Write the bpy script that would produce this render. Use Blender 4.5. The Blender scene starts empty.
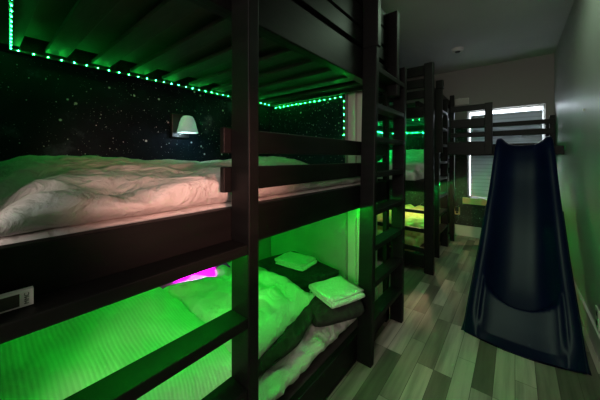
import bpy, bmesh, math, random
from mathutils import Vector, Matrix, noise, Euler
random.seed(7)
S = bpy.context.scene
COL = S.collection
PI = math.pi

# ------------------------------------------------------------------ materials
def newmat(name):
    m = bpy.data.materials.new(name); m.use_nodes = True
    nt = m.node_tree; b = nt.nodes['Principled BSDF']
    return m, nt, b
def N(nt, t, **kw):
    n = nt.nodes.new(t)
    for k, v in kw.items(): setattr(n, k, v)
    return n
def L(nt, a, b): nt.links.new(a, b)
def ramp(nt, fac, stops):
    r = N(nt, 'ShaderNodeValToRGB')
    el = r.color_ramp.elements
    el[0].position, el[0].color = stops[0][0], (*stops[0][1], 1)
    el[1].position, el[1].color = stops[-1][0], (*stops[-1][1], 1)
    for p, c in stops[1:-1]:
        e = el.new(p); e.color = (*c, 1)
    L(nt, fac, r.inputs['Fac']); return r
def bump(nt, b, height, strength=.3, dist=.01):
    n = N(nt, 'ShaderNodeBump'); n.inputs['Strength'].default_value = strength
    n.inputs['Distance'].default_value = dist
    L(nt, height, n.inputs['Height']); L(nt, n.outputs['Normal'], b.inputs['Normal'])

def mottled(name, c1, c2, scale=6, rough=.6, bstr=.15, bscale=60, stretch=(1, 1, 1), spec=.5):
    m, nt, b = newmat(name)
    tc = N(nt, 'ShaderNodeTexCoord'); mp = N(nt, 'ShaderNodeMapping'); mp.inputs['Scale'].default_value = stretch
    L(nt, tc.outputs['Object'], mp.inputs['Vector'])
    n = N(nt, 'ShaderNodeTexNoise'); n.inputs['Scale'].default_value = scale; n.inputs['Detail'].default_value = 5
    L(nt, mp.outputs[0], n.inputs['Vector'])
    r = ramp(nt, n.outputs['Fac'], [(.3, c1), (.7, c2)])
    L(nt, r.outputs[0], b.inputs['Base Color'])
    b.inputs['Roughness'].default_value = rough; b.inputs['Specular IOR Level'].default_value = spec
    n2 = N(nt, 'ShaderNodeTexNoise'); n2.inputs['Scale'].default_value = bscale; n2.inputs['Detail'].default_value = 4
    L(nt, mp.outputs[0], n2.inputs['Vector'])
    bump(nt, b, n2.outputs['Fac'], bstr, .004)
    return m

def starmat(name, nebula=(.14, .20, .28), zcut=None, paint=None, b0=(.003, .007, .013), b1=(.009, .018, .030)):
    m, nt, b = newmat(name)
    geo = N(nt, 'ShaderNodeNewGeometry')
    tot = None
    for sc, rmin, seed, amp in ((14, .12, 0, .9), (34, .15, 5.3, .9), (75, .24, 11.7, .5)):
        add = N(nt, 'ShaderNodeVectorMath', operation='ADD'); add.inputs[1].default_value = (seed, seed*2, seed*3)
        L(nt, geo.outputs['Position'], add.inputs[0])
        v = N(nt, 'ShaderNodeTexVoronoi'); v.inputs['Scale'].default_value = sc
        L(nt, add.outputs[0], v.inputs['Vector'])
        sep = N(nt, 'ShaderNodeSeparateColor'); L(nt, v.outputs['Color'], sep.inputs[0])
        mr = N(nt, 'ShaderNodeMapRange'); mr.inputs['From Min'].default_value = .15 ; mr.inputs['From Max'].default_value = 1
        mr.inputs['To Min'].default_value = 0; mr.inputs['To Max'].default_value = rmin
        L(nt, sep.outputs[0], mr.inputs['Value'])
        mr2 = N(nt, 'ShaderNodeMath', operation='SUBTRACT'); L(nt, mr.outputs[0], mr2.inputs[0]); L(nt, v.outputs['Distance'], mr2.inputs[1])
        mul = N(nt, 'ShaderNodeMath', operation='MULTIPLY', use_clamp=True); L(nt, mr2.outputs[0], mul.inputs[0]); mul.inputs[1].default_value = 25
        mu2 = N(nt, 'ShaderNodeMath', operation='MULTIPLY'); L(nt, mul.outputs[0], mu2.inputs[0]); mu2.inputs[1].default_value = amp
        if tot is None: tot = mu2
        else:
            a = N(nt, 'ShaderNodeMath', operation='ADD'); L(nt, tot.outputs[0], a.inputs[0]); L(nt, mu2.outputs[0], a.inputs[1]); tot = a
    n = N(nt, 'ShaderNodeTexNoise'); n.inputs['Scale'].default_value = 1.7; n.inputs['Detail'].default_value = 8; n.inputs['Roughness'].default_value = .65
    ad = N(nt, 'ShaderNodeVectorMath', operation='ADD'); ad.inputs[1].default_value = (3.1, .35, .2)
    L(nt, geo.outputs['Position'], ad.inputs[0]); L(nt, ad.outputs[0], n.inputs['Vector'])
    r = ramp(nt, n.outputs['Fac'], [(.42, b0), (.58, b1), (.72, nebula)])
    mix = N(nt, 'ShaderNodeMix', data_type='RGBA'); mix.inputs['B'].default_value = (.85, .9, .95, 1)
    L(nt, r.outputs[0], mix.inputs['A']); L(nt, tot.outputs[0], mix.inputs['Factor'])
    out = mix.outputs['Result']
    if zcut is not None:
        sx = N(nt, 'ShaderNodeSeparateXYZ'); L(nt, geo.outputs['Position'], sx.inputs[0])
        gt = N(nt, 'ShaderNodeMath', operation='GREATER_THAN'); gt.inputs[1].default_value = zcut; L(nt, sx.outputs['Z'], gt.inputs[0])
        m2 = N(nt, 'ShaderNodeMix', data_type='RGBA'); m2.inputs['B'].default_value = (*paint, 1)
        L(nt, out, m2.inputs['A']); L(nt, gt.outputs[0], m2.inputs['Factor']); out = m2.outputs['Result']
    L(nt, out, b.inputs['Base Color'])
    b.inputs['Roughness'].default_value = .5; b.inputs['Specular IOR Level'].default_value = .1
    return m

def floormat():
    m, nt, b = newmat('vinyl_planks')
    geo = N(nt, 'ShaderNodeNewGeometry'); mp = N(nt, 'ShaderNodeMapping')
    mp.inputs['Rotation'].default_value = (0, 0, PI/2); L(nt, geo.outputs['Position'], mp.inputs['Vector'])
    br = N(nt, 'ShaderNodeTexBrick'); br.offset = .37; br.offset_frequency = 3; br.squash = 1
    br.inputs['Color1'].default_value = (0, 0, 0, 1); br.inputs['Color2'].default_value = (1, 1, 1, 1); br.inputs['Mortar'].default_value = (0, 0, 0, 1)
    br.inputs['Scale'].default_value = 1; br.inputs['Mortar Size'].default_value = .0012; br.inputs['Brick Width'].default_value = .52; br.inputs['Row Height'].default_value = .085
    L(nt, mp.outputs[0], br.inputs['Vector'])
    mp2 = N(nt, 'ShaderNodeMapping'); mp2.inputs['Scale'].default_value = (22, 1.6, 1); L(nt, geo.outputs['Position'], mp2.inputs['Vector'])
    # every plank shows its own piece of grain
    vm = N(nt, 'ShaderNodeVectorMath', operation='MULTIPLY_ADD'); L(nt, br.outputs['Color'], vm.inputs[0]); vm.inputs[1].default_value = (9, 9, 9); L(nt, mp2.outputs[0], vm.inputs[2])
    n = N(nt, 'ShaderNodeTexNoise'); n.inputs['Scale'].default_value = 1; n.inputs['Detail'].default_value = 6; L(nt, vm.outputs[0], n.inputs['Vector'])
    sep = N(nt, 'ShaderNodeSeparateColor'); L(nt, br.outputs['Color'], sep.inputs[0])
    r1 = ramp(nt, sep.outputs[0], [(0, (.12, .10, .08)), (.35, (.27, .235, .19)), (.7, (.46, .41, .34)), (1, (.62, .55, .46))])
    r2 = ramp(nt, n.outputs['Fac'], [(.3, (.45, .45, .45)), (.6, (1, 1, 1))])
    mx = N(nt, 'ShaderNodeMix', data_type='RGBA', blend_type='MULTIPLY'); mx.inputs['Factor'].default_value = 1
    L(nt, r1.outputs[0], mx.inputs['A']); L(nt, r2.outputs[0], mx.inputs['B'])
    m3 = N(nt, 'ShaderNodeMix', data_type='RGBA'); m3.inputs['B'].default_value = (.05, .04, .03, 1)
    L(nt, mx.outputs['Result'], m3.inputs['A']); L(nt, br.outputs['Fac'], m3.inputs['Factor'])
    L(nt, m3.outputs['Result'], b.inputs['Base Color'])
    b.inputs['Roughness'].default_value = .42
    bump(nt, b, n.outputs['Fac'], .15, .002)
    return m

def clothmat(name, c1, c2, stripes=0, axis='Y', bstr=.5, bscale=9, rough=.9):
    m, nt, b = newmat(name)
    tc = N(nt, 'ShaderNodeTexCoord')
    n = N(nt, 'ShaderNodeTexNoise'); n.inputs['Scale'].default_value = bscale; n.inputs['Detail'].default_value = 6
    n.inputs['Distortion'].default_value = 1.2
    L(nt, tc.outputs['Object'], n.inputs['Vector'])
    h = n.outputs['Fac']; src = n.outputs['Fac']
    r = ramp(nt, src, [(.35, c1), (.65, c2)])
    col = r.outputs[0]
    if stripes:
        w = N(nt, 'ShaderNodeTexWave', wave_type='BANDS', bands_direction=axis); w.inputs['Scale'].default_value = stripes
        w.inputs['Distortion'].default_value = .4
        L(nt, tc.outputs['Object'], w.inputs['Vector'])
        a = N(nt, 'ShaderNodeMath', operation='MULTIPLY_ADD'); a.inputs[1].default_value = .05
        L(nt, w.outputs['Fac'], a.inputs[0]); L(nt, n.outputs['Fac'], a.inputs[2]); h = a.outputs[0]
        mx = N(nt, 'ShaderNodeMix', data_type='RGBA', blend_type='MULTIPLY'); mx.inputs['Factor'].default_value = 1
        r3 = ramp(nt, w.outputs['Fac'], [(.2, (.9, .9, .9)), (.6, (1, 1, 1))])
        L(nt, col, mx.inputs['A']); L(nt, r3.outputs[0], mx.inputs['B']); col = mx.outputs['Result']
    L(nt, col, b.inputs['Base Color'])
    b.inputs['Roughness'].default_value = rough; b.inputs['Specular IOR Level'].default_value = .2
    bump(nt, b, h, bstr, .02)
    return m

def emit(name, c, s):
    m, nt, b = newmat(name)
    b.inputs['Base Color'].default_value = (*c, 1); b.inputs['Emission Color'].default_value = (*c, 1)
    n = N(nt, 'ShaderNodeTexNoise'); n.inputs['Scale'].default_value = 3
    mr = N(nt, 'ShaderNodeMapRange'); mr.inputs['To Min'].default_value = s*.95; mr.inputs['To Max'].default_value = s*1.05
    L(nt, n.outputs['Fac'], mr.inputs['Value']); L(nt, mr.outputs[0], b.inputs['Emission Strength'])
    return m

BLACKWOOD = mottled('espresso_painted_wood', (.0045, .0042, .0042), (.008, .0072, .007), 5, .48, .08, 30, (1, 1, 6), .2)
SLATWOOD = mottled('slat_wood', (.025, .023, .021), (.045, .04, .036), 6, .6, .2, 30, (1, 6, 6), .3)
PLY = mottled('deck_plywood', (.05, .046, .04), (.08, .073, .065), 4, .75, .1, 40)
PAINT = mottled('grey_wall_paint', (.30, .295, .28), (.34, .335, .32), 2, .42, .25, 90)
CEILM = mottled('ceiling_paint', (.50, .50, .48), (.55, .55, .53), 2, .8, .3, 120)
WHITEP = mottled('white_trim_paint', (.62, .60, .55), (.70, .68, .62), 3, .35, .05, 40)
SILLM = mottled('yellowed_sill_paint', (.62, .50, .24), (.72, .60, .32), 3, .4, .05, 40)
STAR = starmat('starry_wallpaper')
STARP = starmat('lit_starry_wallpaper_with_paint_above', (.10, .10, .11), 1.62, (.34, .32, .30), (.022, .022, .026), (.05, .048, .052))  # ground colours lightened to carry the warm light on the far wall
FLOOR = floormat()
SHEET = clothmat('white_bed_linen', (.70, .66, .63), (.80, .76, .73), 0, 'Y', .9, 12)
SHEETW = clothmat('white_crumpled_cotton', (.74, .70, .67), (.82, .78, .75), 0, 'Z', 1.0, 14)
QUILT = clothmat('white_ribbed_quilt', (.72, .68, .65), (.82, .78, .75), 26, 'Y', .6, 5)
QUILTX = clothmat('white_ribbed_quilt_cross', (.72, .68, .65), (.82, .78, .75), 26, 'X', .6, 5)
CHAR = clothmat('charcoal_fleece', (.016, .016, .018), (.03, .03, .033), 0, 'Y', .4, 30)
DRAPE = clothmat('dark_grey_cotton', (.022, .02, .02), (.05, .046, .044), 0, 'Y', .7, 10)
TOWEL = clothmat('white_terry', (.78, .77, .72), (.86, .85, .80), 0, 'Y', .7, 60)
MAGLIT = clothmat('magenta_lit_cotton', (.75, .02, .80), (.85, .04, .9), 0, 'Y', .4, 8)  # a patch of magenta light put into the pillow's cloth colour
YELLOWLIT = clothmat('yellow_lit_cotton', (.62, .50, .20), (.74, .62, .30), 0, 'Y', .6, 8)  # warm and green light on white bedding, put into the cloth colour
NAVY = mottled('navy_moulded_plastic', (.0008, .0035, .021), (.0014, .005, .030), 3, .36, .05, 60, (1, 1, 1), .14)
LED = emit('green_led', (.010, 1, .085), 420)
LEDFAR = emit('far_green_led', (.006, 1, .16), 1500)
LEDDIM = emit('dim_green_led', (.012, 1, .12), 110)
LEDHI = emit('bright_green_led', (.001, 1, .03), 2100)
LEDMID = emit('mid_green_led', (.004, 1, .12), 2200)
TAPE = mottled('led_tape', (.02, .025, .022), (.04, .05, .045), 8, .3, 0, 10)
BLK = mottled('black_plastic', (.012, .012, .013), (.02, .02, .02), 5, .4, .05, 50)
GLASSW = None
m, nt, b = newmat('frosted_glass'); GLASSW = m
_n = N(nt, 'ShaderNodeTexNoise'); _n.inputs['Scale'].default_value = 12
_r = ramp(nt, _n.outputs['Fac'], [(.3, (.80, .86, .80)), (.7, (.90, .93, .88))]); L(nt, _r.outputs[0], b.inputs['Base Color'])
b.inputs['Emission Color'].default_value = (.55, 1, .80, 1); b.inputs['Emission Strength'].default_value = .20
b.inputs['Roughness'].default_value = .25; b.inputs['Subsurface Weight'].default_value = .3; b.inputs['Subsurface Radius'].default_value = (.02, .02, .02)
m, nt, b = newmat('window_glass'); PANE = m
_n = N(nt, 'ShaderNodeTexNoise'); _n.inputs['Scale'].default_value = 2
_r = ramp(nt, _n.outputs['Fac'], [(.3, (.97, .98, .98)), (.7, (1, 1, 1))]); L(nt, _r.outputs[0], b.inputs['Base Color'])
b.inputs['Transmission Weight'].default_value = 1; b.inputs['Roughness'].default_value = 0; b.inputs['IOR'].default_value = 1.01
# translucent blind
m = bpy.data.materials.new('blind_fabric'); m.use_nodes = True; BLIND = m
nt = m.node_tree; nt.nodes.clear()
o = N(nt, 'ShaderNodeOutputMaterial'); mx = N(nt, 'ShaderNodeMixShader'); mx.inputs[0].default_value = .13
d = N(nt, 'ShaderNodeBsdfDiffuse'); tr = N(nt, 'ShaderNodeBsdfTranslucent')
w = N(nt, 'ShaderNodeTexWave', bands_direction='Z'); w.inputs['Scale'].default_value = 6; w.inputs['Distortion'].default_value = .6
g = N(nt, 'ShaderNodeNewGeometry'); L(nt, g.outputs['Position'], w.inputs['Vector'])
r = ramp(nt, w.outputs['Fac'], [(.0, (.50, .54, .55)), (.25, (.64, .68, .70))])
L(nt, r.outputs[0], d.inputs['Color']); L(nt, r.outputs[0], tr.inputs['Color'])
L(nt, d.outputs[0], mx.inputs[1]); L(nt, tr.outputs[0], mx.inputs[2]); L(nt, mx.outputs[0], o.inputs['Surface'])
SIGNW = mottled('sign_pale_border', (.80, .76, .76), (.88, .84, .84), 20, .5)
SIGND = mottled('sign_dark_print', (.015, .02, .024), (.05, .022, .022), 14, .4)

# ------------------------------------------------------------------ geometry helpers
def tag(o, label=None, cat=None, group=None, kind=None):
    if label: o['label'] = label
    if cat: o['category'] = cat
    if group: o['group'] = group
    if kind: o['kind'] = kind
    return o
def thing(name, loc, label, cat, group=None):
    e = bpy.data.objects.new(name, None); e.empty_display_size = .05; COL.objects.link(e); e.location = loc
    return tag(e, label, cat, group)
def worldpos(p):
    v = Vector((0, 0, 0))
    while p is not None: v += p.location; p = p.parent
    return v
def link(name, bm, mat, parent=None, smooth=False, origin=None):
    """bm is in world space; the object's origin goes to the middle of its base"""
    bmesh.ops.recalc_face_normals(bm, faces=bm.faces)
    if origin is None:
        xs = [v.co.x for v in bm.verts]; ys = [v.co.y for v in bm.verts]; zs = [v.co.z for v in bm.verts]
        origin = Vector(((min(xs)+max(xs))/2, (min(ys)+max(ys))/2, min(zs)))
    origin = Vector(origin)
    bmesh.ops.translate(bm, vec=-origin, verts=bm.verts)
    me = bpy.data.meshes.new(name); bm.to_mesh(me); bm.free()
    if smooth:
        for p in me.polygons: p.use_smooth = True
    me.materials.append(mat)
    o = bpy.data.objects.new(name, me); COL.objects.link(o)
    o.parent = parent
    o.location = origin - (worldpos(parent) if parent else Vector((0, 0, 0)))
    return o
def addbox(bm, lo, hi, bevel=0):
    r = bmesh.ops.create_cube(bm, size=1)
    s = [hi[i]-lo[i] for i in range(3)]; c = [(hi[i]+lo[i])/2 for i in range(3)]
    bmesh.ops.scale(bm, vec=s, verts=r['verts']); bmesh.ops.translate(bm, vec=c, verts=r['verts'])
    if bevel:
        es = list({e for v in r['verts'] for e in v.link_edges})
        bmesh.ops.bevel(bm, geom=es, offset=bevel, segments=2, affect='EDGES', profile=.5)
def box(name, lo, hi, mat, parent=None, bevel=.003):
    lo2 = [min(a, b) for a, b in zip(lo, hi)]; hi2 = [max(a, b) for a, b in zip(lo, hi)]
    bm = bmesh.new(); addbox(bm, lo2, hi2, bevel); return link(name, bm, mat, parent)
def struct(name, lo, hi, mat):
    return tag(box(name, lo, hi, mat, None, 0), kind='structure')

# ------------------------------------------------------------------ the room
XL, XR, YF, YB, ZC = -1.72, .38, 4.54, -1.7, 2.44
struct('floor', (XL-.1, YB-.1, -.1), (XR+.1, YF+.1, 0), FLOOR)
struct('ceiling', (XL-.1, YB-.1, ZC), (XR+.1, YF+.1, ZC+.1), CEILM)
struct('wall_left', (XL-.1, YB, 0), (XL, YF, ZC), STAR)
struct('wall_right', (XR, YB, 0), (XR+.1, YF, ZC), PAINT)
struct('wall_back', (XL, YB-.1, 0), (XR, YB, ZC), PAINT)
# far wall with the window hole
WX0, WX1, WZ0, WZ1 = -.535, .298, .565, 1.825
bm = bmesh.new()
addbox(bm, (XL, YF, 0), (WX0, YF+.1, ZC)); addbox(bm, (WX1, YF, 0), (XR, YF+.1, ZC))
addbox(bm, (WX0, YF, 0), (WX1, YF+.1, WZ0)); addbox(bm, (WX0, YF, WZ1), (WX1, YF+.1, ZC))
tag(link('wall_far', bm, STARP), kind='structure')
# alcove end walls
struct('wall_alcove_end', (XL, 1.70, 0), (-.955, 1.80, ZC), PAINT)
tag(box('wall_lower', (XL, -.12, 0), (XL+.004, 1.694, .86), PAINT, None, 0), kind='structure')
tag(box('wall_panel', (XL, 1.694, .90), (-.958, 1.70, 1.70), STAR, None, 0), kind='structure')
bpy.data.objects['wall_panel'].name = 'wall_wallpaper'
struct('wall_alcove_near', (XL, -.20, 0), (-.72, -.12, ZC), STAR)
# door casing beside the alcove end wall
bm = bmesh.new()
addbox(bm, (-.955, 1.735, 0), (-.90, 1.80, ZC), .003); addbox(bm, (-.90, 1.715, 0), (-.885, 1.80, ZC), .003)
addbox(bm, (-.885, 1.745, 0), (-.81, 1.80, ZC), .003); addbox(bm, (-.81, 1.73, 0), (-.795, 1.80, ZC), .003)
addbox(bm, (-.795, 1.75, 0), (-.755, 1.80, ZC), .003)
tag(link('trim_1', bm, WHITEP), kind='structure')
struct('baseboard_far', (XL, YF-.015, 0), (XR, YF, .15), WHITEP)
struct('baseboard_right', (XR-.014, YB, 0), (XR, YF-.015, .13), WHITEP)

# window
fr = bmesh.new()
for lo, hi in (((WX0, YF+.055, WZ0), (WX0+.02, YF+.095, WZ1)), ((WX1-.02, YF+.055, WZ0), (WX1, YF+.095, WZ1)),
               ((WX0, YF+.055, WZ0), (WX1, YF+.095, WZ0+.025)), ((WX0, YF+.055, WZ1-.02), (WX1, YF+.095, WZ1)),
               ((WX0, YF+.055, 1.18), (WX1, YF+.095, 1.21))): addbox(fr, lo, hi, .002)
win = tag(link('window_1', fr, WHITEP), kind='structure')
box('pane', (WX0+.01, YF+.072, WZ0+.01), (WX1-.01, YF+.076, WZ1-.01), PANE, win, 0)
box('window_sill', (WX0-.06, YF-.045, .475), (WX1+.05, YF+.0, WZ0), SILLM, win, .004)

# roller blind hanging in the opening, leaving bright slits round it
bl = thing('window_blind', ((WX0+WX1)/2, YF+.02, WZ0), 'pale creased roller blind hanging in the bright-edged window', 'blind')
bm = bmesh.new(); nx, nz = 40, 60
vs = []
for j in range(nz+1):
    row = []
    for i in range(nx+1):
        x = WX0+.032+(WX1-WX0-.056)*i/nx; z = WZ0+.03+(WZ1-WZ0-.10)*j/nz
        y = YF+.022+.006*noise.noise((x*4, z*3, 1.3))+.004*noise.noise((x*3+z*9, z*12, 4))
        row.append(bm.verts.new((x, y, z)))
    vs.append(row)
for j in range(nz):
    for i in range(nx): bm.faces.new((vs[j][i], vs[j][i+1], vs[j+1][i+1], vs[j+1][i]))
fb = link('fabric', bm, BLIND, bl, True)
md = fb.modifiers.new('t', 'SOLIDIFY'); md.thickness = .0015
box('bottom_rail', (WX0+.03, YF+.012, WZ0+.022), (WX1-.02, YF+.03, WZ0+.036), WHITEP, bl)

# small wall fittings
ou = thing('wall_outlet', (-.67, YF, .30), 'yellowed outlet with a black plug on the far wall under the sill', 'outlet')
box('cover_plate', (-.712, YF-.007, .30), (-.632, YF, .41), SILLM, ou, .002)
box('plug', (-.692, YF-.05, .355), (-.648, YF-.007, .42), BLK, ou, .005)
box('socket', (-.685, YF-.010, .318), (-.657, YF-.007, .345), BLK, ou, .001)
sw = thing('wall_outlet', (XR, 2.33, .14), 'pale outlet plate low on the right wall beside the slide foot', 'outlet')
box('cover_plate', (XR-.007, 2.27, .14), (XR, 2.35, .26), WHITEP, sw, .002)
box('socket', (XR-.009, 2.295, .215), (XR-.007, 2.325, .24), BLK, sw, .0008)
box('socket', (XR-.009, 2.295, .16), (XR-.007, 2.325, .185), BLK, sw, .0008)
bm = bmesh.new()
bmesh.ops.create_cone(bm, cap_ends=True, segments=32, radius1=.055, radius2=.065, depth=.035, matrix=Matrix.Translation((-.53, 3.63, ZC-.0175)))
sm = link('smoke_detector', bm, WHITEP, None, False); tag(sm, 'small round white smoke detector on the ceiling', 'smoke detector')
bm = bmesh.new(); bmesh.ops.create_cone(bm, cap_ends=True, segments=24, radius1=.025, radius2=.03, depth=.01, matrix=Matrix.Translation((-.53, 3.63, ZC-.040)))
link('grille', bm, BLK, sm)
vt = tag(box('wall_patch', (-.70, YF-.02, 1.925), (-.52, YF, 2.015), WHITEP, None, .004), 'pale wall vent high on the far wall above the loft rail', 'patch')  # pale patch of unknown nature, built as a slatted plate
for k in range(4): box('patch_strip', (-.69, YF-.026, 1.938+k*.019), (-.53, YF-.02, 1.947+k*.019), WHITEP, vt, .001)
tag(box('wall_glint', (XR-.012, 2.685, 1.468), (XR, 2.70, 1.484), WHITEP, None, .003), 'tiny white hook on the right wall above the slide', 'glint')  # white chip standing in for a sparkle of light on the wall

# ------------------------------------------------------------------ LED strips
DIO = {}
def strip(a, b, normal, label, mat=LED, pitch=.046, size=.0024, face=None):
    a = Vector(a); b = Vector(b); d = b-a; ln = d.length; d.normalize(); n = Vector(normal)
    root = thing('led_strip', a, label, 'LED strip')
    side = d.cross(n)
    bm = bmesh.new()
    vsl = []
    for t in (0, ln):
        for s1 in (-.005, .005):
            for h in (0, .002): vsl.append(bm.verts.new(a+d*t+side*s1+n*h))
    bmesh.ops.convex_hull(bm, input=vsl)
    link('tape', bm, TAPE, root, origin=a)
    k = mat.name
    if k not in DIO:
        bm = bmesh.new(); bmesh.ops.create_icosphere(bm, subdivisions=1, radius=size)
        me = bpy.data.meshes.new('diode'); bm.to_mesh(me); bm.free(); me.materials.append(mat); DIO[k] = me
    cnt = max(2, int(ln/pitch)); cnt = min(cnt, 98)
    proto = bpy.data.objects.new('diode', DIO[k]); COL.objects.link(proto); proto.parent = root
    for i in range(cnt):
        o = proto if i == 0 else proto.copy()
        if i: COL.objects.link(o); o.parent = root
        o.location = d*((i+.5)*ln/cnt)+n*.004
    return root

# ------------------------------------------------------------------ bunk parts
def ladder(parent, y0, y1, xf, rungs, ztop, depth=.085, lean=0, zb=0):
    bm = bmesh.new()
    for y in (y0, y1): addbox(bm, (xf-depth, y, zb), (xf, y+.04, ztop), .004)
    for v in bm.verts: v.co.y += lean*v.co.z
    ld = link('ladder', bm, BLACKWOOD, parent)
    for z in rungs: box('rung', (xf-depth+.002, y0+.04+lean*z, z-.03), (xf-.004, y1+lean*z, z), BLACKWOOD, ld, .003)
    return ld

# ---- first bunk (nearest)
XF = -.69                    # front faces of its rails
B1 = thing('bunk_bed', (-1.2, .85, 0), 'nearest dark wooden triple bunk bed holding charcoal blanket and white towels', 'bunk bed')
Y0, Y1 = .03, 1.68
for z0, z1 in ((.02, .145), (.853, .982), (1.60, 1.77)):
    box('side_rail', (XF-.035, -.02, z0), (XF, 1.86, z1), BLACKWOOD, B1, .004)
    box('side_rail', (XL+.003, Y0, z0), (XL+.035, Y1, z1), BLACKWOOD, B1, .004)
box('side_rail', (XF-.035, -.02, 0), (XF, 1.352, .02), BLACKWOOD, B1, .002)
for z0, z1 in ((1.155, 1.235), (1.033, 1.112)): box('guard_rail', (XF-.022, .482, z0), (XF-.001, 1.352, z1), BLACKWOOD, B1, .003)
for z0, z1 in ((1.155, 1.235), (1.033, 1.112)): box('guard_rail', (XF-.022, 1.352, z0), (XF-.001, 1.86, z1), BLACKWOOD, B1, .003)
for z0, z1 in ((1.80, 1.888), (1.905, 2.02), (2.03, 2.14)): box('guard_rail', (XF-.022, -.02, z0), (XF-.001, 1.80, z1), BLACKWOOD, B1, .003)
# end panel at the foot of the top bunk, above the alcove wall line
box('corner_post', (XF-.03, 1.802, 0), (XF-.0, 1.856, 2.14), BLACKWOOD, B1, .004)
box('corner_post', (XF+.0, 1.80, 1.56), (XF+.075, 1.85, 2.14), BLACKWOOD, B1, .008)
for z0, z1 in ((2.045, 2.12), (1.90, 1.98), (1.755, 1.845)): box('end_board', (-.95, 1.81, z0), (XF-.03, 1.835, z1), BLACKWOOD, B1, .003)
# near end rails
for z0, z1 in ((.02, .115), (.853, .93), (1.612, 1.77)): box('end_rail', (XL+.036, .0, z0), (XF-.036, .03, z1), BLACKWOOD, B1, .003)
for z0, z1 in ((1.60, 1.77),): box('end_rail', (XL+.036, 1.655, z0), (XF-.036, 1.69, z1), BLACKWOOD, B1, .003)
# slats under the top deck, the middle deck and the bottom deck
ys = [.208+.1735*k for k in range(9)]
for y in ys: box('slat', (XL+.036, y, 1.625), (XF-.036, y+.078, 1.643), SLATWOOD, B1, .002)
box('slat', (XL+.036, .035, 1.625), (XF-.036, .128, 1.643), SLATWOOD, B1, .002)
box('deck_board', (XL+.036, .035, 1.680), (XF-.036, 1.655, 1.690), PLY, B1, 0)
box('deck_board', (XL+.036, .092, .93), (XF-.036, 1.69, .945), PLY, B1, 0)
box('deck_board', (XL+.036, .092, .10), (XF-.036, 1.69, .115), PLY, B1, 0)
for y in ys[::2]: box('slat', (XL+.036, y, .885), (XF-.036, y+.078, .93), SLATWOOD, B1, .002)
ladder(B1, -.03, .508, -.605, [.255, .46, .668, .885], 2.3)
ladder(B1, 1.353, 1.857, -.605, [.235, .44, .645, .845, 1.058, 1.263, 1.456, 1.668], 1.79, .085, .045)
box('post_cap_board', (-.69, 1.428, 1.775), (-.597, 1.478, 2.25), BLACKWOOD, B1, .006)
# front cleat that the slats rest on
box('cleat', (XF-.06, .03, 1.603), (XF-.036, 1.655, 1.624), BLACKWOOD, B1, .002)

strip((XL+.037, .10, 1.607), (XL+.037, 1.66, 1.607), (1, 0, 0), 'green LED strip along the left wall above the lamp')
strip((XL+.045, .100, 1.606), (-.74, .046, 1.606), (0, .3, -1), 'green LED strip across the near end of the nearest bunk', LEDDIM)
strip((XL+.05, 1.693, 1.585), (-.965, 1.693, 1.585), (0, -1, 0), 'horizontal green LED strip across the alcove end wall')
strip((-.962, 1.693, 1.575), (-.962, 1.693, 1.14), (0, -1, 0), 'vertical green LED strip on the alcove wall edge by white trim')
strip((XF-.026, .12, .8525), (XF-.026, 1.64, .8525), (0, 0, -1), 'green LED strip under the middle front rail of the nearest bunk', LEDHI)
strip((XL+.006, .12, .835), (XL+.006, 1.66, .835), (1, 0, 0), 'green LED strip on the left wall lighting the lowest bunk', LEDHI)

# ------------------------------------------------------------------ soft things
def soft_slab(name, lo, hi, mat, parent=None, r=.05, amp=.01, freq=5, seed=0, nx=40, ny=60, skirt=0, top=None):
    """closed rounded slab with wrinkles on top"""
    bm = bmesh.new()
    cx, cy, cz = [(lo[i]+hi[i])/2 for i in range(3)]
    hx, hy, hz = [(hi[i]-lo[i])/2 for i in range(3)]
    bmesh.ops.create_cube(bm, size=2)
    bmesh.ops.subdivide_edges(bm, edges=bm.edges, cuts=1, use_grid_fill=True)
    for _ in range(4 if max(hx, hy) < .3 else 5): bmesh.ops.subdivide_edges(bm, edges=bm.edges, cuts=1, use_grid_fill=True)
    for v in bm.verts:
        p = Vector((v.co.x*hx, v.co.y*hy, v.co.z*hz))
        q = Vector([max(-h+r, min(h-r, c)) if h > r else 0 for h, c in zip((hx, hy, hz), p)])
        rr = [min(r, h) for h in (hx, hy, hz)]
        dlt = p-q
        if dlt.length > 1e-6:
            m_ = max(abs(dlt[i])/rr[i] for i in range(3))
            u = Vector([dlt[i]/rr[i] for i in range(3)]); u.normalize(); u *= m_
            p = q+Vector([u[i]*rr[i] for i in range(3)])
        w = Vector((cx, cy, cz))+p
        k = (p.z/hz+1)/2
        n1 = noise.fractal((w.x*freq+seed, w.y*freq, w.z*freq+seed), 1.0, 2.0, 4)
        rd = 1-abs(noise.noise((w.x*freq*.8+seed*2, w.y*freq*1.1-w.x*freq*.7, seed+w.z*2)))*2
        w.z += k*amp*(n1*1.2+rd*.9)
        w.x += amp*(.7*noise.noise((w.y*freq*2+w.z*9, w.z*freq, seed+3))-.9*abs(noise.noise((w.y*freq+w.z*16, w.z*4, seed+8))))*(1 if abs(p.x) > hx*.85 else .0)*(1 if p.x > 0 else 0)
        if top: w.z += k*top(w.x, w.y)
        v.co = w
    return link(name, bm, mat, parent, True)

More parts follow.
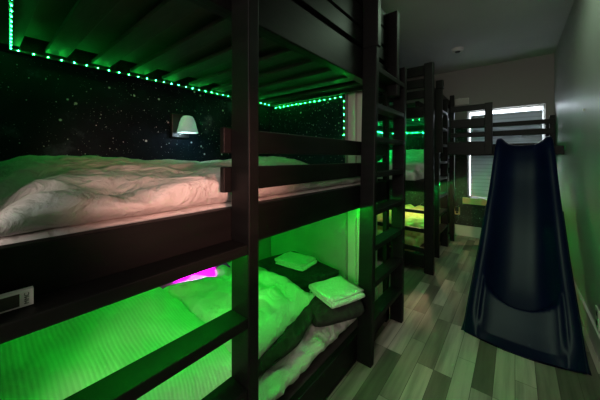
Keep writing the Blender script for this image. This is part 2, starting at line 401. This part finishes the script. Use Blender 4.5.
def pillow(name, centre, size, rot, mat, seed=0, amp=.012, freq=6, parent=None, e=2.6):
    bm = bmesh.new()
    bmesh.ops.create_cube(bm, size=2)
    for _ in range(5): bmesh.ops.subdivide_edges(bm, edges=bm.edges, cuts=1, use_grid_fill=True)
    R = Euler(rot).to_matrix()
    for v in bm.verts:
        x, y, z = v.co
        fx = max(0, 1-abs(x)**3.0); fy = max(0, 1-abs(y)**3.0)
        th = (fx*fy)**.42*.94+.06
        pinch = 1-.07*(1-abs(y)**2)*(abs(x) > .99) if False else 1
        px = x*(1-.07*(1-y*y)); py = y*(1-.07*(1-x*x))
        p = Vector((px*size[0]/2, py*size[1]/2, z*th*size[2]/2))
        q = Vector((p.x, p.y, p.z))
        n1 = noise.fractal((q.x*freq+seed, q.y*freq, q.z*3+seed), 1.0, 2.0, 4)
        a = math.atan2(p.y, p.x)
        edge = max(abs(x), abs(y))
        rd = math.sin(a*17+seed+4*noise.noise((q.x*3, q.y*3, seed)))*edge**3*.35
        rg = (1-2.2*abs(noise.noise((q.x*freq*.7+seed*2, q.y*freq*.7+q.x*2, seed))))
        p.z += amp*(n1*1.0+rd+rg*.8)*(1 if z > 0 else .2)*min(1, th*2)
        v.co = Vector(centre)+R@p
    return link(name, bm, mat, parent, True)

def folded(name, centre, size, rotz, mat, label, cat, layers=3, group=None, seed=0, tilt=(0, 0)):
    """a folded textile: one continuous sheet doubled back on itself, seen as rounded folds at one end"""
    L_, W_, H_ = size; t = H_/layers; r = t/2
    path = []; half = L_/2
    zc = r
    for k in range(layers):
        xs = (-half+r, half-r) if k % 2 == 0 else (half-r, -half+r)
        for i in range(9): path.append((xs[0]+(xs[1]-xs[0])*i/8, zc))
        if k < layers-1:
            sgn = 1 if xs[1] > 0 else -1
            for i in range(1, 6):
                an = -PI/2+PI*i/6
                path.append((xs[1]+sgn*math.cos(an)*r*1.0, zc+r+math.sin(an)*r))
            zc += t
    # sweep thickness
    th = t*.44; ny = 14
    R = Euler((tilt[0], tilt[1], rotz)).to_matrix(); C = Vector(centre)
    bm = bmesh.new(); rings = []
    for i, (x, z) in enumerate(path):
        a = path[max(0, i-1)]; b = path[min(len(path)-1, i+1)]
        tx, tz = b[0]-a[0], b[1]-a[1]; l = math.hypot(tx, tz) or 1; nx_, nz_ = -tz/l, tx/l
        ring = []
        for s in (1, -1):
            rng = range(ny+1) if s == 1 else range(ny, -1, -1)
            for j in rng:
                y = -W_/2+W_*j/ny
                wob = .004*noise.noise((x*14+seed, y*14, z*30+seed))+.0025*noise.noise((x*40, y*40, seed))
                edge = 1-.35*(abs(2*j/ny-1)**8)
                ext = .006*noise.noise((x*10, s*3, z*60+seed))
                yy = y+ext*(abs(2*j/ny-1)**2)
                ring.append(bm.verts.new(C+R@Vector((x+nx_*th*s*edge, yy, z+nz_*th*s*edge+wob*(z/H_+.3)*(1 if W_ > .15 else .6)))))
        rings.append(ring)
    n = len(rings[0])
    for a, b in zip(rings, rings[1:]):
        for i in range(n): bm.faces.new((a[i], a[(i+1) % n], b[(i+1) % n], b[i]))
    bm.faces.new(rings[0]); bm.faces.new(rings[-1][::-1])
    bmesh.ops.triangulate(bm, faces=[f for f in bm.faces if len(f.verts) > 4])
    o = link(name, bm, mat, None, True)
    return tag(o, label, cat, group)

# middle bunk bedding
tag(soft_slab('mattress', (XL+.04, .03, 1.692), (XF-.04, 1.65, 1.86), CHAR, None, .04, .004, 6, 31), 'dark covered mattress on the top deck of the nearest bunk', 'mattress')
mt = tag(soft_slab('mattress', (XL+.045, .01, .946), (XF-.055, 1.68, .985), SHEET, None, .02, .002, 6, 3), 'white mattress on the middle deck of the nearest bunk', 'mattress')
def qtop(x, y):
    t = max(0, min(1, (-x-.98)/.45)); t = t*t*(3-2*t)
    b = .058*t*(.85+.25*math.sin(y*5+.6))
    b += .028*math.exp(-((x+.95)/.16)**2-((y-.42)/.14)**2)
    b += .016*math.sin(17*y+9*x+2*noise.noise((x*3, y*3, 1)))*(1-t)
    b -= .045*max(0, (y-.85))*max(0, min(1, (x+1.3)/.4))
    b -= .05*max(0, (.16-y)/.15)**2
    return b
tag(soft_slab('quilt', (XL+.037, -.01, .986), (XF-.038, 1.675, 1.066), SHEETW, None, .06, .016, 8, 8, top=qtop), 'rumpled white quilt on the middle deck below the wall lamp', 'quilt')

# lower bunk bedding
tag(soft_slab('mattress', (XL+.04, .10, .118), (XF-.04, 1.685, .275), SHEET, None, .2, .018, 15, 4), 'white fitted-sheet mattress on the lowest deck of the nearest bunk', 'mattress')
tag(pillow('quilt', (-1.20, .29, .375), (.92, .72, .32), (0, .05, .0), QUILT, 2, .022, 4), 'thick ribbed white quilt heaped at the near end of the lowest bunk', 'quilt')
tag(pillow('pillow', (-1.38, .79, .44), (.46, .46, .16), (0, .35, 0), MAGLIT, 9, .008, 7), 'pillow with magenta light in its colour tucked behind the quilt and the big pillow in the lowest bunk', 'pillow')
tag(pillow('pillow', (-1.10, .85, .385), (.64, .60, .24), (-.06, .06, .14), SHEET, 5, .024, 9), 'big crumpled white pillow beside the charcoal blanket in the lowest bunk', 'pillow')
folded('folded_blanket', (-1.15, 1.37, .283), (.50, .36, .135), -.2, CHAR, 'folded charcoal blanket with a small white washcloth on top', 'blanket', 3, seed=1)
folded('folded_washcloth', (-1.16, 1.385, .420), (.23, .17, .04), .08, TOWEL, 'small folded white washcloth on the charcoal blanket', 'washcloth', 3, seed=2)
folded('folded_blanket', (-.86, 1.28, .280), (.36, .28, .10), -.5, DRAPE, 'folded dark grey blanket under the white towel by the ladder', 'blanket', 2, seed=3)
folded('folded_towel', (-.765, 1.26, .385), (.21, .22, .045), -.35, TOWEL, 'folded white towel stacked on the dark grey blanket by the ladder', 'towel', 3, seed=4)
# crumpled dark sheet wedged in front of the big pillow
def crumple():
    bm = bmesh.new(); nu, nv = 60, 26; rows = []
    A = [Vector((-.88, 1.24, .325)), Vector((-.835, 1.06, .325)), Vector((-.82, .88, .315)), Vector((-.80, .64, .30))]
    def cat(t):
        t *= 3; i = min(2, int(t)); f = t-i; return A[i].lerp(A[i+1], f)
    for sd in (1, -1):
        for i in range(nu+1):
            t = i/nu; c = cat(t); row = []
            d = (cat(min(1, t+.02))-cat(max(0, t-.02))).normalized(); sidev = Vector((d.y, -d.x, 0)).normalized()
            if sidev.y < 0 and False: sidev = -sidev
            for j in range(nv+1):
                s = j/nv*2-1
                wd = .062*(1+.22*math.sin(t*11+1))*(1-.6*abs(2*t-1)**4)
                p = c+sidev*(s*wd)
                fold = math.sin(s*13+t*5+3.5*noise.noise((t*3, s*1.3, 2)))*.017
                hgt = .055*max(0, 1-s*s)**.5
                p.z += (hgt+fold*(1-abs(s)**4)+.012*noise.noise((t*12, s*4, 7))) if sd == 1 else -.035*max(0, 1-s*s)**.5
                row.append(bm.verts.new(p))
            rows.append(row)
    h = nu+1
    for g in (0, h):
        for i in range(nu):
            for j in range(nv): bm.faces.new((rows[g+i][j], rows[g+i][j+1], rows[g+i+1][j+1], rows[g+i+1][j]))
    bmesh.ops.remove_doubles(bm, verts=bm.verts, dist=.0008)
    return link('bed_sheet', bm, DRAPE, None, True)
tag(crumple(), 'crumpled dark grey sheet wedged between big pillow and towel stack', 'sheet')

# ------------------------------------------------------------------ wall lamp
lp = thing('wall_lamp', (XL, .86, 1.28), 'small wall lamp with frosted glass shade on the starry wall', 'lamp')
box('back_plate', (XL, .795, 1.272), (XL+.028, .91, 1.425), BLK, lp, .004)
box('arm', (XL+.02, .85, 1.385), (XL+.10, .87, 1.40), BLK, lp, .003)
bm = bmesh.new(); prof = [(.018, .108), (.028, .105), (.038, .092), (.048, .065), (.056, .030), (.064, .0), (.060, .0), (.052, .03), (.044, .063), (.034, .088), (.020, .10)]
seg = 32; rows = []
for i in range(seg):
    a = 2*PI*i/seg; rows.append([bm.verts.new((XL+.10+r*math.cos(a), .86+r*math.sin(a), 1.300+z)) for r, z in prof])
for i in range(seg):
    a, b_ = rows[i], rows[(i+1) % seg]
    for j in range(len(prof)-1): bm.faces.new((a[j], b_[j], b_[j+1], a[j+1]))
bm.faces.new([r[0] for r in rows])
link('lamp_shade', bm, GLASSW, lp, True)
box('switch', (XL+.028, .835, 1.288), (XL+.036, .85, 1.294), WHITEP, lp, .001)

# ------------------------------------------------------------------ sign on the rung/rail
sg = thing('small_sign', (-.66, -.03, .86), 'small white-bordered dark sign with sideways lettering on the bunk ladder', 'sign')
def signface(name, y0, y1, z0, z1, x, mat, th=.002): return box(name, (x-th, y0, z0), (x, y1, z1), mat, sg, .0006)
SX = -.648
signface('border', -.06, .066, .887, .915, SX, SIGNW, .012)
signface('picture', -.055, .049, .890, .911, SX+.0012, SIGND, .002)
cu = bpy.data.curves.new('lettering', 'FONT'); cu.body = 'MMC'; cu.size = .0085; cu.extrude = .0003; cu.align_x = 'CENTER'; cu.align_y = 'CENTER'
cu.materials.append(SIGND)
tmp = bpy.data.objects.new('lettering', cu); COL.objects.link(tmp)
bpy.context.view_layer.update()
tme = bpy.data.meshes.new_from_object(tmp.evaluated_get(bpy.context.evaluated_depsgraph_get()))
bpy.data.objects.remove(tmp)
lt = bpy.data.objects.new('lettering', tme); COL.objects.link(lt); lt.parent = sg
lt.matrix_local = Matrix.Translation(Vector((SX+.0012, .0575, .901))-sg.location) @ Matrix(((0, 0, 1, 0), (0, -1, 0, 0), (1, 0, 0, 0), (0, 0, 0, 1)))

# ------------------------------------------------------------------ second bunk (by the far wall)
B2 = thing('bunk_bed', (-1.2, 3.7, 0), 'far dark bunk bed with yellow-green-lit lower bedding standing against the window wall', 'bunk bed')
box('corner_post', (-.70, 2.80, 0), (-.612, 2.85, 2.075), BLACKWOOD, B2, .008)
box('corner_post', (XL+.005, 2.80, 0), (XL+.06, 2.85, 2.075), BLACKWOOD, B2, .006)
box('corner_post', (-.80, 4.465, 0), (-.757, 4.50, 2.0), BLACKWOOD, B2, .006)
for z0, z1 in ((1.965, 2.06), (1.845, 1.93), (1.735, 1.815), (1.545, 1.655), (.80, .91), (.585, .615), (.395, .435), (.20, .245), (.05, .175)):
    box('end_board', (XL+.06, 2.81, z0), (-.70, 2.838, z1), BLACKWOOD, B2, .003)
for z0, z1 in ((.05, .175), (.80, .91), (1.60, 1.72)):
    box('side_rail', (-.795, 2.85, z0), (-.757, 4.46, z1), BLACKWOOD, B2, .003)
for z0, z1 in ((1.0, 1.07), (1.13, 1.20), (1.80, 1.87), (1.93, 2.0)): box('guard_rail', (-.777, 3.36, z0), (-.757, 4.46, z1), BLACKWOOD, B2, .003)
for k in range(9):
    box('slat', (XL+.03, 2.92+k*.178, 1.655), (-.796, 3.0+k*.178, 1.675), SLATWOOD, B2, .002)
box('deck_board', (XL+.03, 2.85, 1.70), (-.796, 4.52, 1.71), PLY, B2, 0)
box('deck_board', (XL+.03, 2.85, .86), (-.796, 4.52, .875), PLY, B2, 0)
box('deck_board', (XL+.03, 2.85, .13), (-.796, 4.52, .145), PLY, B2, 0)
ladder(B2, 3.33, 3.83, -.670, [.29, .49, .70, .905, 1.10, 1.31, 1.51, 1.72], 1.90)
box('post_cap_board', (-.70, 3.31, 1.92), (-.625, 3.37, 2.02), BLACKWOOD, B2, .008)
box('post_cap_board', (-.71, 3.31, 1.2), (-.630, 3.329, 1.92), BLACKWOOD, B2, .004)
tag(soft_slab('mattress', (XL+.03, 2.87, .877), (-.80, 4.50, 1.0), SHEET, None, .045, .006, 7, 11), 'white mattress on the middle deck of the far bunk', 'mattress')
def b2top(x, y): return .20*max(0, min(1, (y-3.9)/.45))**1.5
tag(soft_slab('quilt', (XL+.03, 3.05, .96), (-.80, 4.48, 1.06), SHEET, None, .05, .016, 5, 12, top=b2top), 'white quilt glowing green on the middle deck of the far bunk', 'quilt')
tag(soft_slab('mattress', (XL+.03, 2.87, .147), (-.80, 4.50, .30), YELLOWLIT, None, .05, .010, 7, 13), 'mattress with yellow-green light in its colour on the lowest deck of the far bunk', 'mattress')
tag(soft_slab('quilt', (XL+.03, 3.0, .27), (-.80, 4.40, .37), YELLOWLIT, None, .05, .035, 6, 14), 'crumpled quilt with yellow-green light in its colour on the lowest deck of the far bunk', 'quilt')
box('end_board', (XL+.002, 4.505, 1.575), (-.70, 4.539, 1.72), BLACKWOOD, B2, .003)  # added to stop the far LED strip's light leaking upwards
strip((XL+.05, 4.538, 1.55), (-.78, 4.538, 1.55), (0, -1, 0), 'green LED strip across the far starry wall over the far bunk', LEDFAR, pitch=.075)
strip((XL+.006, 2.95, 1.56), (XL+.006, 4.45, 1.56), (1, 0, 0), 'green LED strip along the left wall above the middle far bunk', LEDFAR)
strip((-.776, 4.538, 1.54), (-.776, 4.538, .96), (0, -1, 0), 'vertical green LED strip on the far starry wall beside the window')
strip((-1.05, 2.852, 1.535), (-.72, 2.852, 1.535), (0, -.5, -.87), 'short green LED strip under the near top board of the far bunk', LEDDIM, pitch=.06)
strip((-.775, 2.95, .798), (-.775, 4.3, .798), (0, 0, -1), 'green LED strip under the middle front rail of the far bunk', LEDMID)
strip((XL+.006, 2.95, .78), (XL+.006, 4.45, .78), (1, 0, 0), 'green LED strip on the left wall lighting the far lower bunk', LEDMID)

# ------------------------------------------------------------------ loft platform with the slide
LF = thing('loft_platform', (-.1, 4.0, 1.17), 'dark railed loft platform in front of the window at the slide top', 'loft platform')
box('front_board', (-.63, 3.60, 1.175), (-.19, 3.635, 1.33), BLACKWOOD, LF, .004)
box('post', (-.262, 3.565, 1.175), (-.19, 3.60, 1.752), BLACKWOOD, LF, .004)
box('post', (-.70, 4.13, 0), (-.645, 4.18, 2.0), BLACKWOOD, LF, .005)
for z0, z1 in ((1.685, 1.75), (1.495, 1.592), (1.383, 1.432)): box('guard_rail', (-.60, 3.601, z0), (-.262, 3.625, z1), BLACKWOOD, LF, .003)
box('deck_board', (-.645, 3.66, 1.24), (.375, 4.43, 1.262), BLACKWOOD, LF, .002)
box('beam', (-.19, 3.64, 1.175), (.375, 3.66, 1.262), BLACKWOOD, LF, .003)
box('beam', (-.65, 4.43, 1.175), (.375, 4.46, 1.33), BLACKWOOD, LF, .003)
for z0, z1 in ((1.558, 1.615), (1.432, 1.502)): box('guard_rail', (-.65, 4.40, z0), (.375, 4.425, z1), BLACKWOOD, LF, .003)
box('post', (.325, 4.405, 0), (.375, 4.455, 1.66), BLACKWOOD, LF, .004)

def make_slide():
    root = thing('playground_slide', (.02, 2.75, 0), 'navy blue plastic slide coming down from the loft to the floor', 'slide')
    # path stations: y, rim z, bed z, xleft, xright, side flange
    st = [(3.60, 1.335, 1.262, -.135, .270), (3.50, 1.345, 1.262, -.150, .278), (3.40, 1.26, 1.14, -.160, .283), (3.25, 1.05, .92, -.178, .290), (3.10, .86, .74, -.193, .294), (2.90, .655, .53, -.213, .297),
          (2.70, .465, .335, -.228, .299), (2.50, .31, .185, -.243, .301), (2.30, .185, .085, -.254, .301), (2.17, .105, .05, -.260, .299), (2.08, .05, .035, -.262, .297), (2.03, .016, .014, -.262, .294)]
    def lerp(t):
        n = len(st)-1; x = t*n; i = min(n-1, int(x)); f = x-i
        p0, p1, p2, p3 = st[max(0, i-1)], st[i], st[i+1], st[min(n, i+2)]
        return [.5*((2*b)+(-a+c)*f+(2*a-5*b+4*c-d)*f*f+(-a+3*b-3*c+d)*f**3) for a, b, c, d in zip(p0, p1, p2, p3)]
    bm = bmesh.new(); rings = []; n = 150
    for k in range(n+1):
        t = k/n; y, rz, bz, xl, xr = lerp(t)
        w = xr-xl; fl = .032+.03*t; dep = rz-bz
        skirt = min(.20, rz-.004); skirt = max(.008, min(rz-.004, .13+.1*t))
        zt = .0
        pts = []
        pts.append((xl-.0, rz-skirt)); pts.append((xl, rz-.012)); pts.append((xl+.006, rz)); pts.append((xl+fl, rz)); pts.append((xl+fl+.012, rz-.012*min(1, dep/.06)))
        m = 16
        for i in range(m+1):
            u = i/m; x = xl+fl+.016+(w-2*fl-.032)*u
            s = abs(2*u-1); z = bz+(rz-bz-.014*min(1, dep/.06))*max(0, s)**3.5
            g = max(0, min(1, (y-(2.27+.13*s*s))/.05)); g = g*g*(3-2*g)
            z = z*g+(rz-.022*min(1, rz/.05)*(1-s**6)-.004)*(1-g)
            pts.append((x, z))
        pts.append((xr-fl-.012, rz-.012*min(1, dep/.06))); pts.append((xr-fl, rz)); pts.append((xr-.006, rz)); pts.append((xr, rz-.012)); pts.append((xr, rz-skirt))
        # underside
        inner = []
        for i in range(m+1):
            u = 1-i/m; x = xl+fl+.012+(w-2*fl-.024)*u
            s = abs(2*u-1); z = bz-.012+(rz-bz)*max(0, s)**3.5*.85
            inner.append((x, max(.002, z)))
        pts2 = [(xr-.008, rz-skirt), (xr-.008, rz-.02)]+inner+[(xl+.008, rz-.02), (xl+.008, rz-skirt)]
        # the exit lip sweeps out in the middle
        bow = 0
        if t > .8: bow = .0
        full = pts+pts2
        ring = []
        for x, z in full:
            uu = (x-xl)/w*2-1
            yy = y-(.055*(1-uu*uu))*max(0, (t-.8)/.2)**1.5
            ring.append(bm.verts.new((x, yy, max(.002, z))))
        rings.append(ring)
    q = len(rings[0])
    for a, b in zip(rings, rings[1:]):
        for i in range(q): bm.faces.new((a[i], a[(i+1) % q], b[(i+1) % q], b[i]))
    bm.faces.new(rings[0]); bm.faces.new(rings[-1][::-1])
    bmesh.ops.triangulate(bm, faces=[f for f in bm.faces if len(f.verts) > 4])
    link('chute', bm, NAVY, root, True)
    box('hook_flange', (-.10, 3.595, 1.263), (.235, 3.68, 1.272), NAVY, root, .002)
    # broad flaring side panels reaching the floor
    for sx, nm in ((-1, 'side_panel'), (1, 'side_panel')):
        bm = bmesh.new(); rows = []
        for k in range(31):
            t = .42+.56*k/30; y, rz, bz, xl, xr = lerp(t)
            x = xl if sx < 0 else xr
            top = rz-.02; g = max(0, (t-.42)/.56)
            bot = max(.002, top-.10-.5*g); out = .012*g
            row = [bm.verts.new((x+sx*(-.004), y, max(top, .008))), bm.verts.new((x+sx*(.006), y, max(top, .008))), bm.verts.new((x+sx*(.006+out), y, bot)), bm.verts.new((x+sx*(-.004+out), y, bot))]
            rows.append(row)
        for a, b in zip(rows, rows[1:]):
            for i in range(4): bm.faces.new((a[i], a[(i+1) % 4], b[(i+1) % 4], b[i]))
        bm.faces.new(rows[0]); bm.faces.new(rows[-1][::-1])
        link(nm, bm, NAVY, root, True)
    return root
make_slide()

# ------------------------------------------------------------------ lights
def area(name, loc, rot, size, power, col, sy=None):
    l = bpy.data.lights.new(name, 'AREA'); l.energy = power; l.color = col; l.size = size
    if sy: l.shape = 'RECTANGLE'; l.size_y = sy
    o = bpy.data.objects.new(name, l); COL.objects.link(o); o.location = loc; o.rotation_euler = rot; return o
def aim(o, tgt): o.rotation_euler = (Vector(tgt)-o.location).to_track_quat('-Z', 'Y').to_euler()
a = area('warm_fill', (.15, -1.2, 1.5), (0, 0, 0), .5, 10.5, (1, .76, .68)); aim(a, (-.6, 1.2, .7))  # unseen warm fill added behind the camera
c = area('room_fill', (-.25, -1.6, 1.7), (0, 0, 0), .9, 11, (.90, 1, .90)); aim(c, (-.1, 3, 1.75))  # unseen fill added behind the camera to lift ceiling and walls
e = area('overhead_fill', (-.1, 2.3, 2.41), (0, 0, 0), .3, 5.5, (.68, 1, .68))  # unseen greenish fill added overhead to tint the floor
wl = bpy.data.lights.new('wall_lamp_bulb', 'POINT'); wl.energy = .35; wl.color = (.62, .86, 1); wl.shadow_soft_size = .02
wo = bpy.data.objects.new('wall_lamp_bulb', wl); COL.objects.link(wo); wo.location = (XL+.10, .86, 1.305)
bl2 = bpy.data.lights.new('bunk_warm_lamp', 'POINT'); bl2.energy = 7; bl2.color = (1, .62, .34); bl2.shadow_soft_size = .04
bo = bpy.data.objects.new('bunk_warm_lamp', bl2); COL.objects.link(bo); bo.location = (-1.0, 3.7, .76)
s = bpy.data.lights.new('magenta_fill', 'SPOT'); s.energy = 60; s.color = (1, .02, 1); s.spot_size = math.radians(38); s.spot_blend = .3; s.shadow_soft_size = .02
so = bpy.data.objects.new('magenta_fill', s); COL.objects.link(so); so.location = (-1.35, .74, .83); aim(so, (-1.36, .76, .45))  # spot added under the middle deck to turn the pillow magenta

pk = bpy.data.lights.new('pink_spot', 'SPOT'); pk.energy = 46; pk.color = (1, .43, .35); pk.spot_size = math.radians(38); pk.spot_blend = .9; pk.shadow_soft_size = .06
po = bpy.data.objects.new('pink_spot', pk); COL.objects.link(po); po.location = (.33, .14, 1.13); aim(po, (-.80, .50, 1.06))
W = bpy.data.worlds.new('daylight'); S.world = W; W.use_nodes = True
bg = W.node_tree.nodes['Background']; bg.inputs[0].default_value = (.80, .90, 1, 1); bg.inputs[1].default_value = 9.0

# ------------------------------------------------------------------ camera
cam = bpy.data.cameras.new('camera'); co = bpy.data.objects.new('camera', cam); COL.objects.link(co)
cam.sensor_width = 36; cam.lens = 36*265/600; cam.shift_y = -42/600; cam.clip_start = .02
co.location = (0, 0, 1.14); co.rotation_euler = (PI/2, 0, math.atan(215/265))
S.camera = co
S.view_settings.view_transform = 'Standard'; S.view_settings.look = 'None'; S.view_settings.gamma = 1
S.view_settings.use_curve_mapping = False; S.view_settings.exposure = 0
